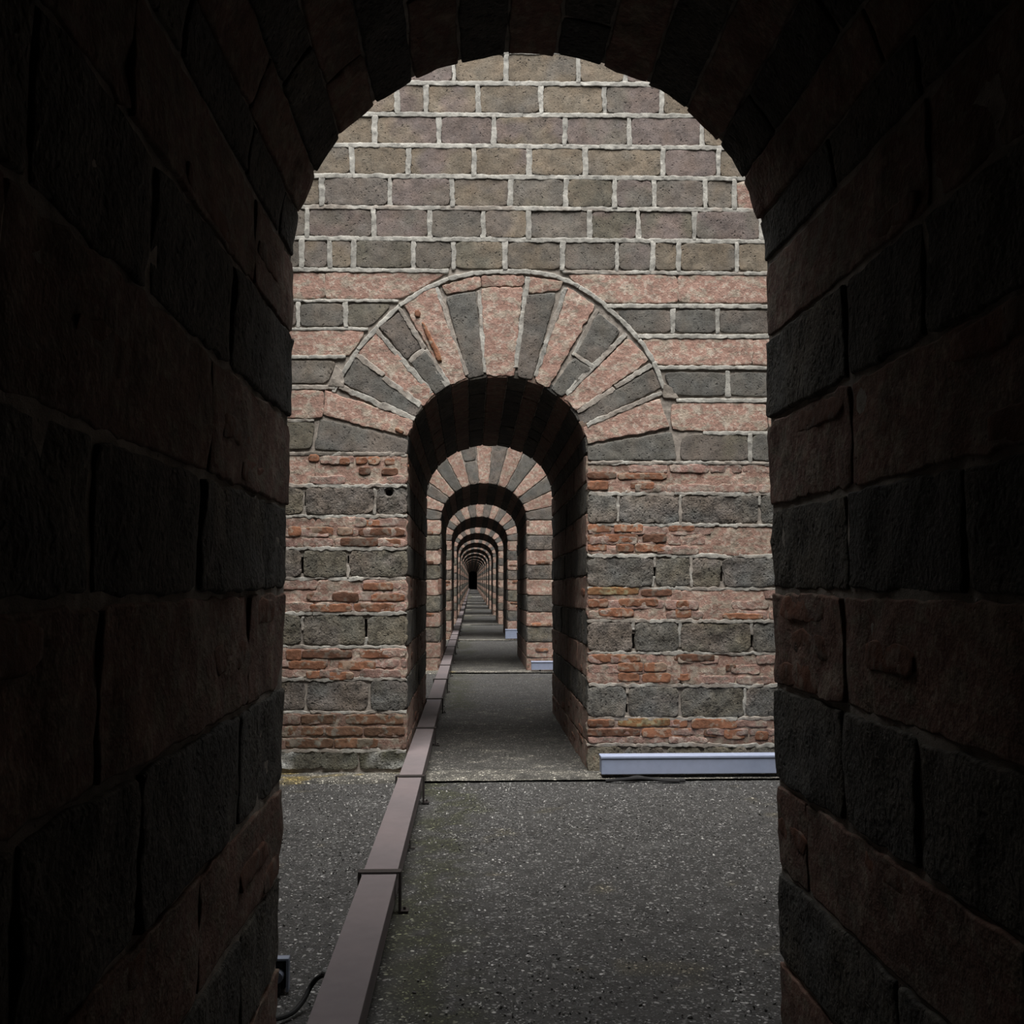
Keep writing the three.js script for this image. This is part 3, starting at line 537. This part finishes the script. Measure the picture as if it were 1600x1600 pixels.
  line([825, 432], [806, 575], 6); line([749, 455], [757, 582], 5, { tint: C.mortar2 }); line([682, 448], [729, 586], 5, { tint: C.mortar2 }); line([625, 482], [664, 545], 6); line([664, 548], [700, 602], 9); line([588, 515], [675, 615], 6, { tint: C.mortar2 }); line([556, 555], [600, 586], 7, { tint: C.mortar2, tint2: C.mortar2 }); line([600, 590], [657, 633], 8); line([530, 604], [648, 655], 7);
  line([884, 450], [836, 588], 5); line([933, 484], [896, 555], 5); line([898, 554], [928, 574], 5); line([978, 522], [884, 616], 6); line([1018, 570], [960, 606], 6); line([960, 606], [902, 644], 6, { tint2: C.mortar2 }); line([1034, 614], [916, 664], 5); line([640, 565], [662, 546], 6, { tint: C.mortar2 });

  // lower bands and courses: worn tuff, bricks showing through the wash
  const lowL = { m: M.rough, rough: 0.009, pillow: 0.004, wob: 0.006, inset: 2.2, gap: 4, head: false, tints: [C.olive, C.grey2, C.greyb], tints2: [C.grey, C.olive, C.grey2] }, lowR = { ...lowL, tints: [C.grey, C.grey2, C.grey], tints2: [C.dark, C.olive, C.grey2] };
  const lows = [
    [[711, 711], [758, 758], [724, 725], [769, 771]], [[808, 808], [856, 856], [820, 822], [866, 868]], [[905, 905], [957, 958], [919, 921], [967, 970]], [[1012, 1012], [1060, 1062], [1020, 1022], [1067, 1071]], [[1114, 1114], [1172, 1173], [1122, 1124], [1160, 1164]],
  ];
  const edgeL = 636, edgeR = 918;
  for (const [lt, lb, rt, rb] of lows) {
    const o = { rough: 0.006, cell: 0.018, h: -0.003, wob: 0.006, tint: C.pinkTint, tint2: lt[0] > 1100 ? C.pinkGrey : C.pinkDull };
    const low = lt[0] > 1100;
    band(lt, lb, XL, XL, edgeL, edgeL, low ? { ...o, tint: [0.6, 0.6, 0.57], tint2: [0.72, 0.7, 0.66] } : o); band(rt, rb, edgeR, edgeR, XR, XR, low ? { ...o, tint: [0.8, 0.78, 0.75], tint2: [0.62, 0.62, 0.6] } : o);
    for (const [xa, xb, yt, yb] of [[430, edgeL, lt, lb], [edgeR, 1226, rt, rb]]) for (let row = 0; row < 3; row++) {
      let x = xa - (xa > 900 ? 0 : 30 * r());
      while (x < xb - 8) {
        const e = Math.min(xb, x + 44 + 36 * r()), hh = row / 3, h2 = (row + 1) / 3, at = (f, q) => mix(yAt(...yt, q), yAt(...yb, q), f), k = 0.8 + 0.25 * r(), tt = low && xa < 900 ? [0.62 * k, 0.62 * k, 0.6 * k] : [k, k * (0.97 + 0.04 * r()), k];
        if (r() < (x > 1060 ? 0.3 : lt[0] < 720 ? 0.4 : 0.8)) pieceOf('brick', [[x + 1.3, at(h2, x) - 1.2], [e - 1.3, at(h2, e) - 1.2], [e - 1.3, at(hh, e) + 1.2], [x + 1.3, at(hh, x) + 1.2]], { cell: 0.016, wob: 0.005, rough: 0.007, pillow: 0.002, corner: 0.006, rim: 0.004, h: 0.0005, hVar: 0.002, tilt: 0.002, tint: tt, tint2: tt, depth: 0.03 }, M.pink);
        x = e;
      }
    }
    bed([lb[0] + 1, lb[1] + 1], XL, edgeL - 2, 6, { h: 0.0005, pillow: 0.001, wob: 0.008, tint: C.mortar, tint2: C.mortar2 }); bed([rb[0] + 1, rb[1] + 1], edgeR + 2, XR, 6, { h: 0.0005, pillow: 0.001, wob: 0.008, tint: C.mortar, tint2: C.mortar2 });
    bed([lt[0] - 1, lt[1] - 1], XL, edgeL - 2, 5.5, { h: 0.0005, pillow: 0.001, wob: 0.008, tint: C.mortar, tint2: C.mortar2 }); bed([rt[0] - 1, rt[1] - 1], edgeR + 2, XR, 5.5, { h: 0.0005, pillow: 0.001, wob: 0.008, tint: C.mortar, tint2: C.mortar2 });
  }
  course([760, 760], [806, 806], [475, 586], { ...lowL, to: edgeL }); course([771, 772], [818, 820], [966, 1063, 1187, 1280, 1375], { ...lowR, from: edgeR });
  course([857, 857], [904, 904], [472, 544], { ...lowL, to: edgeL, gap: 5 }); course([868, 870], [918, 919], [1023, 1080, 1128, 1215, 1300, 1400], { ...lowR, from: edgeR });
  course([959, 959], [1010, 1011], [472, 572], { ...lowL, to: edgeL, gap: 5 }); course([969, 971], [1019, 1021], [990, 1062, 1175, 1260, 1350], { ...lowR, from: edgeR });
  course([1062, 1062], [1113, 1113], [478, 577], { ...lowL, to: edgeL }); course([1069, 1072], [1121, 1123], [980, 1063, 1164, 1250, 1370], { ...lowR, from: edgeR });
  course([1173, 1174], [1202, 1203], [432, 503, 560], { ...lowL, to: edgeL, rough: 0.01, inset: 0.3, gap: 1, wob: 0.008, pillow: 0.001, patch: 22, tints: [lin(84, 82, 68), lin(92, 90, 80)], tints2: [lin(205, 206, 202), lin(120, 116, 98)] }); course([1163, 1166], [1208, 1216], [975, 1040, 1096, 1170, 1250, 1330], { ...lowR, from: edgeR, rough: 0.012, inset: 1, pillow: 0.003, tints: [C.olive, C.dark] });
  // pointing in the worn courses: white threads of mortar beside the open joints
  for (const [x, y0, y1] of [[477, 790, 806], [586, 764, 804], [544, 884, 902], [472, 962, 985], [572, 996, 1010], [966, 774, 816], [1063, 774, 818], [1187, 774, 790], [1023, 872, 886], [1021, 900, 916], [1080, 870, 918], [1062, 972, 1012], [1175, 972, 992], [990, 970, 985], [1164, 1074, 1118], [980, 1070, 1084]]) ribbon([[x - 2.5, y1], [x + 2.5, y1], [x + 2.5, y0], [x - 2.5, y0]], { h: 0.0, wob: 0.006, tint2: C.mortar2 });
  // bricks that show their own face: x0, x1, y0, y1, tone
  const O = C.orange, o2 = C.orange2, d = C.dullBrick, h = C.ochre, m1 = [0.62, 0.72, 0.72], m2 = [0.5, 0.62, 0.66];
  const bricks = [
    [920, 955, 820, 831, O], [959, 1004, 820, 831, O], [1045, 1085, 821, 830, o2], [920, 996, 835, 847, o2], [1004, 1040, 835, 847, d], [920, 948, 850, 860, O], [962, 990, 851, 862, O], [992, 1038, 850, 862, O],
    [920, 998, 918, 929, h], [1002, 1050, 921, 931, d], [920, 950, 937, 948, o2], [966, 1028, 936, 947, O], [1056, 1076, 939, 950, o2], [935, 990, 951, 963, o2], [1055, 1080, 952, 965, O], [1130, 1192, 959, 967, O],
    [920, 1000, 1023, 1034, O], [1052, 1116, 1023, 1033, d], [965, 1004, 1036, 1049, O], [1006, 1041, 1036, 1049, O], [965, 999, 1052, 1064, O], [1003, 1048, 1052, 1066, O], [1058, 1078, 1053, 1063, o2], [1134, 1150, 1038, 1048, d],
    [920, 960, 1124, 1135, O], [965, 1046, 1123, 1135, h], [1052, 1074, 1125, 1137, O], [1080, 1152, 1124, 1138, O], [920, 1000, 1139, 1150, d], [1003, 1080, 1138, 1152, O], [1100, 1122, 1140, 1151, d], [1131, 1164, 1140, 1154, O], [1180, 1200, 1143, 1156, O],
    [965, 1042, 740, 749, O], [920, 950, 752, 765, O], [985, 1022, 753, 764, o2], [920, 962, 738, 748, d],
    [482, 498, 711, 721, O], [530, 546, 716, 726, O], [555, 573, 715, 725, o2], [575, 593, 714, 725, O], [601, 617, 717, 726, o2], [561, 578, 730, 741, d], [596, 622, 732, 742, d],
    [565, 593, 813, 822, O], [450, 470, 823, 837, O], [478, 520, 824, 837, O], [527, 552, 824, 836, O], [560, 632, 826, 837, d], [531, 590, 841, 853, d], [600, 626, 843, 854, O],
    [567, 614, 911, 922, O], [480, 492, 927, 937, o2], [520, 560, 926, 940, d], [580, 632, 928, 939, o2], [484, 549, 944, 956, O], [553, 616, 943, 956, O],
    [447, 470, 1015, 1031, O], [472, 550, 1016, 1028, d], [562, 612, 1016, 1028, o2], [450, 509, 1033, 1045, O], [528, 586, 1033, 1047, O], [478, 505, 1049, 1060, O], [514, 552, 1050, 1062, O],
    [444, 505, 1136, 1149, m1], [508, 566, 1136, 1149, m2], [568, 632, 1136, 1149, m2], [470, 536, 1117, 1131, m2], [540, 630, 1117, 1131, m1], [446, 520, 1154, 1168, m2], [523, 590, 1154, 1168, m1],
  ];
  for (const [x0, x1, y0, y1, tint] of bricks) pieceOf('brick', [[x0 + (x0 === 920 ? -2 : 0), y1 + 0.6], [x1 + 0.6, y1 + 0.6], [x1 + 0.6, y0 - 0.6], [x0 + (x0 === 920 ? -2 : 0), y0 - 0.6]], { cell: 0.01, wob: 0.0035, rough: 0.006, pillow: 0.002, corner: 0.006, rim: 0.004, h: 0.003, hVar: 0.0015, tilt: 0.002, tint, tint2: mix3(tint, C.dullBrick, 0.4), depth: 0.03 }, M.brick);
  pieceOf('brick', [[657, 504], [663, 503], [693, 563], [684, 566]], { cell: 0.012, wob: 0.004, h: 0.008, tint: O, tint2: h, depth: 0.03 }, M.brick); pieceOf('brick', [[648, 485], [656, 483], [659, 496], [649, 497]], { cell: 0.012, wob: 0.005, corner: 0.02, h: 0.007, tint: o2, tint2: d, depth: 0.03 }, M.brick); pieceOf('brick', [[618, 668], [634, 673], [628, 679], [616, 674]], { cell: 0.012, wob: 0.005, h: 0.007, tint: O, tint2: o2, depth: 0.03 }, M.brick);
  mesh('mortar_joints', mergeGeometries(joints), M.mortar, w, 'stuff');
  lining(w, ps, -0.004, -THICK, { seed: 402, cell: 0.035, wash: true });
}

// ------------------------------------------------------------------ the piers beyond
const ORD = ['second', 'third'];
for (let n = 2; n <= 3; n++) {
  const w = group('wall_far', 0, 0, frontZ(n)); tag(w, null, null, null, 'structure');
  const p = passage(n), ps = new Passage(p.cx, p.a, p.spring0, p.b0, p.spring1, p.b1, 0, -THICK), b = pierBody(ps, 0, -THICK, 0.014), bin = new Map();
  mesh('mortar', dress(mergeGeometries(b.mortar), texMortar, C.mortar2), M.mortar, w);
  mesh('masonry', dress(mergeGeometries(b.rest), texRough, C.grey2), M.rough, w);
  frontRing(w, ps, 0, { seed: 500 + n, cell: 0.035, reach: n === 2 ? 0.9 : 0.5 });
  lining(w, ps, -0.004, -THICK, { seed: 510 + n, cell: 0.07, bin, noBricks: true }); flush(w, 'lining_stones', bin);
}
{
  const p = passage(4), ps = new Passage(p.cx, p.a, p.spring0, p.b0, p.spring1, p.b1, 0, -THICK), b = pierBody(ps, 0, -THICK, 0.014), bin = new Map();
  const gm = dress(mergeGeometries(b.mortar), texMortar, C.mortar2), gs = dress(mergeGeometries(b.rest), texRough, C.grey2);
  const fb = [];
  for (let v = 0; v < 3; v++) { const fbin = new Map(); frontRing(null, ps, 0, { seed: 530 + v, cell: 0.06, bin: fbin, reach: 0.5 }); fb.push([...fbin].map(([m, g]) => [m, mergeGeometries(g)])); }
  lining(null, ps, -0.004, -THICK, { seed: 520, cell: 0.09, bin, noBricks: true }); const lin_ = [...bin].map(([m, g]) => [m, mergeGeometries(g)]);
  for (let n = 4; n <= NW; n++) {
    const w = group('wall_far', 0, 0, frontZ(n)); tag(w, null, null, null, 'structure');
    mesh('mortar', gm, M.mortar, w); mesh('masonry', gs, M.rough, w);
    for (const [m, g] of fb[n % 3]) mesh('face_stones', g, m, w, 'stuff');
    for (const [m, g] of lin_) mesh('lining_stones', g, m, w, 'stuff');
  }
  const zE = frontZ(NW) - THICK;                         // the walk ends in a dark gallery in the hillside
  const gal = group('wall_end', 0, 0, zE - 5); tag(gal, null, null, null, 'structure');
  const roof = dress(new THREE.BoxGeometry(X1 - X0, 0.4, 10), texRough, C.grey2); roof.translate((X0 + X1) / 2, 3.2, 0); mesh('roof_slab', roof, M.rough, gal);
  const end = dress(new THREE.BoxGeometry(X1 - X0, 6, 0.4), texRough, C.grey2); end.translate((X0 + X1) / 2, 2.8, -5); mesh('masonry', end, M.rough, gal);
}

// ------------------------------------------------------------------ cable duct along the floor
{
  const o = group('cable_duct', -0.35, 0, -D0); tag(o, 'long mauve-brown metal cable duct running along the floor through the row of arches', 'cable duct');
  const x0 = -0.066, x1 = 0.066, yb = 0.045, yt = 0.15, step = 1.93, zs = [];
  for (let k = 0; k < 75; k++) zs.push(-(4.04 - D0) - step * (k - 1));     // clamps; first one behind the arch
  const tint = lin(125, 116, 118), dk = lin(52, 46, 45);
  const merge = (a) => mergeGeometries(a);
  const bx = (w, h, d, x, y, z, r = 0.003) => { const g = new RoundedBoxGeometry(w, h, d, 1, r); g.translate(x, y, z); return g; };
  const r = rng(601);
  const secGeo = [0, 1, 2].map((i) => { const t = tint.map((v) => v * (0.94 + 0.06 * i)); return [dress(bx(x1 - x0, 0.022, step - 0.006, 0, yt - 0.011, -step / 2, 0.002), texPaint, t, i * 0.31), dress(merge([bx(x1 - x0 - 0.012, yt - yb - 0.014, step - 0.008, 0, (yb + yt) / 2 - 0.007, -step / 2, 0.002)]), texPaint, t.map((v) => v * 0.9), i * 0.17)]; });
  const clampGeo = dress(merge([bx(0.166, 0.008, 0.042, 0, yt + 0.005, 0, 0.001), bx(0.01, yt, 0.042, -0.078, yt / 2 + 0.004, 0, 0.001), bx(0.01, yt, 0.042, 0.078, yt / 2 + 0.004, 0, 0.001)]), texPaint, dk);
  const footGeo = [-1, 1].map((s) => dress(merge([bx(0.034, 0.006, 0.035, s * 0.094, 0.008, 0, 0.001), new THREE.CylinderGeometry(0.006, 0.006, 0.012, 6).translate(s * 0.096, 0.016, 0).toNonIndexed()].map((g) => { g.deleteAttribute('uv'); return g; })), texPaint, dk));
  const legGeo = dress(merge([bx(0.1, 0.006, 0.02, 0.012, 0.042, 0, 0.001), bx(0.004, 0.04, 0.016, 0.062, 0.026, 0, 0.001), bx(0.03, 0.005, 0.016, 0.07, 0.008, 0, 0.001), bx(0.004, 0.04, 0.016, -0.036, 0.026, 0, 0.001)]), texPaint, dk);
  zs.forEach((z, k) => {
    const [top, tray] = secGeo[k % 3];
    const s = mesh('duct_section', tray, M.paint, o); s.position.set(0, 0, z); const t = mesh('cover', top, M.paint, s); t.position.set(0, 0, 0);
    if (k < 30) {
      const c = mesh('clamp', clampGeo, M.dark, o); c.position.z = z; const zz = -(z - D0) - D1 + LIP, on = zz > 0 && zz % PITCHZ < THICK + 2 * LIP; for (const f of footGeo) mesh('foot', f, M.dark, c).position.y = on ? 0.018 : 0;
      const l = mesh('support_leg', legGeo, M.dark, o); l.position.z = z - 0.62 - 0.3 * (k % 2);
    }
  });
}

// ------------------------------------------------------------------ pale metal boxes at the foot of the piers, right of the arches
function metalBox(n, x0, len, h, d, label, rot) {
  const zF = frontZ(n) + (n === 1 ? 0.24 : 0.2), o = group('metal_box', x0, 0.02, zF); tag(o, label, 'metal box');
  if (rot) o.rotation.y = rot;
  const tint = lin(170, 182, 210), a = new RoundedBoxGeometry(len, h - 0.016, d, 2, 0.004); a.translate(len / 2, 0.018 + (h - 0.016) / 2, -d / 2); mesh('housing', dress(a, texPaint, tint), M.metal, o);
  const l = new RoundedBoxGeometry(len + 0.008, 0.016, d + 0.01, 2, 0.003); l.translate(len / 2, h + 0.008, -d / 2); mesh('lid', dress(l, texPaint, tint.map((v) => v * 1.05)), M.metal, o);
  for (const s of [0.12, Math.min(len - 0.1, 0.9), len - 0.06]) { const f = new THREE.CylinderGeometry(0.008, 0.011, 0.022, 8).toNonIndexed(); f.translate(s, 0.009, -0.02); mesh('foot', dress(f, texPaint, lin(30, 30, 32)), M.dark, o); }
}
metalBox(1, 0.83, 1.35, 0.118, 0.1, 'long pale blue-grey metal box lying at the foot of the nearest facing pier');
metalBox(2, 0.83, 1.35, 0.118, 0.1, 'pale blue-grey metal box at the foot of the second pier, seen through the first arch');
metalBox(3, 0.72, 0.3, 0.2, 0.1, 'small upright pale blue-grey metal box by the third arch, farthest of the metal boxes');

// loose black cable on the joint under the long box
{
  const tube = (pts, rad) => new THREE.TubeGeometry(new THREE.CatmullRomCurve3(pts.map((p) => new THREE.Vector3(...p))), 40, rad, 7);
  const o = group('loose_cable', 0.85, 0.004, -D1 + 0.285); tag(o, 'short piece of loose black cable lying on the floor joint under the long pale box', 'cable');
  mesh('cable', dress(tube([[0, 0.004, 0], [0.12, 0.016, 0.015], [0.22, 0.02, 0.005], [0.34, 0.012, 0.02], [0.5, 0.008, 0.03]], 0.011), texPaint, lin(24, 24, 26)), M.rubber, o);
  mesh('cable', dress(tube([[0.14, 0.016, 0], [0.2, 0.028, -0.01], [0.27, 0.018, 0.012], [0.36, 0.01, 0.035], [0.46, 0.006, 0.045]], 0.008), texPaint, lin(20, 20, 22)), M.rubber, o);
}

// ------------------------------------------------------------------ floodlight behind the left jamb and its cable to the duct
{
  const o = group('floodlight', -0.6, 0.004, -3.29); tag(o, 'small black floodlight with pale blue metal bracket on the floor behind the left jamb', 'floodlight');
  const bx = (w, h, d, x, y, z, r = 0.002) => { const g = new RoundedBoxGeometry(w, h, d, 1, r); g.translate(x, y, z); return g; };
  const blue = lin(150, 160, 180);
  mesh('bracket', dress(mergeGeometries([bx(0.075, 0.008, 0.03, 0.0, 0.098, 0), bx(0.008, 0.098, 0.03, 0.034, 0.049, 0), bx(0.008, 0.098, 0.03, -0.034, 0.049, 0)]), texPaint, blue), M.metal, o);
  mesh('body', dress(bx(0.056, 0.09, 0.05, -0.001, 0.047, -0.02, 0.008), texPaint, lin(22, 24, 34)), M.dark, o);
  const k = new THREE.CylinderGeometry(0.017, 0.019, 0.03, 18).toNonIndexed(); k.rotateX(Math.PI / 2); k.translate(0.006, 0.05, 0.018); mesh('knob', dress(k, texPaint, lin(120, 126, 142)), M.metal, o);
  const gl = new THREE.CylinderGeometry(0.011, 0.013, 0.035, 12).toNonIndexed(); gl.translate(0.004, 0.018, 0.018); mesh('cable_gland', dress(gl, texPaint, lin(22, 22, 24)), M.rubber, o);
  const c = group('power_cable', -0.6, 0, -3.29); tag(c, 'black power cable looping over the floor from the floodlight to the duct', 'cable');
  const pts = [[0.004, 0.02, 0.02], [-0.012, 0.012, 0.1], [-0.03, 0.01, 0.18], [0.02, 0.01, 0.225], [0.075, 0.011, 0.19], [0.105, 0.03, 0.14], [0.122, 0.06, 0.115], [0.15, 0.095, 0.135], [0.178, 0.105, 0.14]].map((p) => new THREE.Vector3(...p));
  mesh('cable', dress(new THREE.TubeGeometry(new THREE.CatmullRomCurve3(pts), 60, 0.0075, 8), texPaint, lin(26, 26, 27)), M.rubber, c);
  const g2 = new THREE.CylinderGeometry(0.011, 0.011, 0.024, 12).toNonIndexed(); g2.rotateZ(1.2); g2.translate(0.168, 0.106, 0.138); mesh('connector', dress(g2, texPaint, lin(110, 112, 112)), M.metal, c);
}

// ------------------------------------------------------------------ grit on the paving
{
  const N = 16000, r = rng(701), geo = new THREE.IcosahedronGeometry(1, 0), m = new THREE.MeshStandardMaterial({ roughness: 0.85, color: 0xffffff });
  const im = new THREE.InstancedMesh(geo, m, N), q = new THREE.Quaternion(), e = new THREE.Euler(), mm = new THREE.Matrix4(), col = new THREE.Color();
  for (let i = 0; i < N; i++) {
    const z = -2.55 - 4.0 * r(); let x = -1.4 + 3.7 * r(); if (x > -0.42 && x < -0.22) x += 0.5;
    const s = 0.0016 + 0.0042 * Math.pow(r(), 4), L = Math.pow(r(), 2.5) * 0.42 + 0.07;
    q.setFromEuler(e.set(r() * 6, r() * 6, r() * 6)); mm.compose(new THREE.Vector3(x, floorY + s * 0.2 - 0.001, z), q, new THREE.Vector3(s * (1 + r()), s * 0.7, s)); im.setMatrixAt(i, mm); im.setColorAt(i, col.setRGB(L, L * 0.99, L * 0.96));
  }
  im.name = 'grit'; im.castShadow = im.receiveShadow = true; tag(im, 'pale grit and tiny stones scattered over the dark paving in front of the arch', 'grit', null, 'stuff'); scene.add(im);
}

renderer.render(scene, camera);
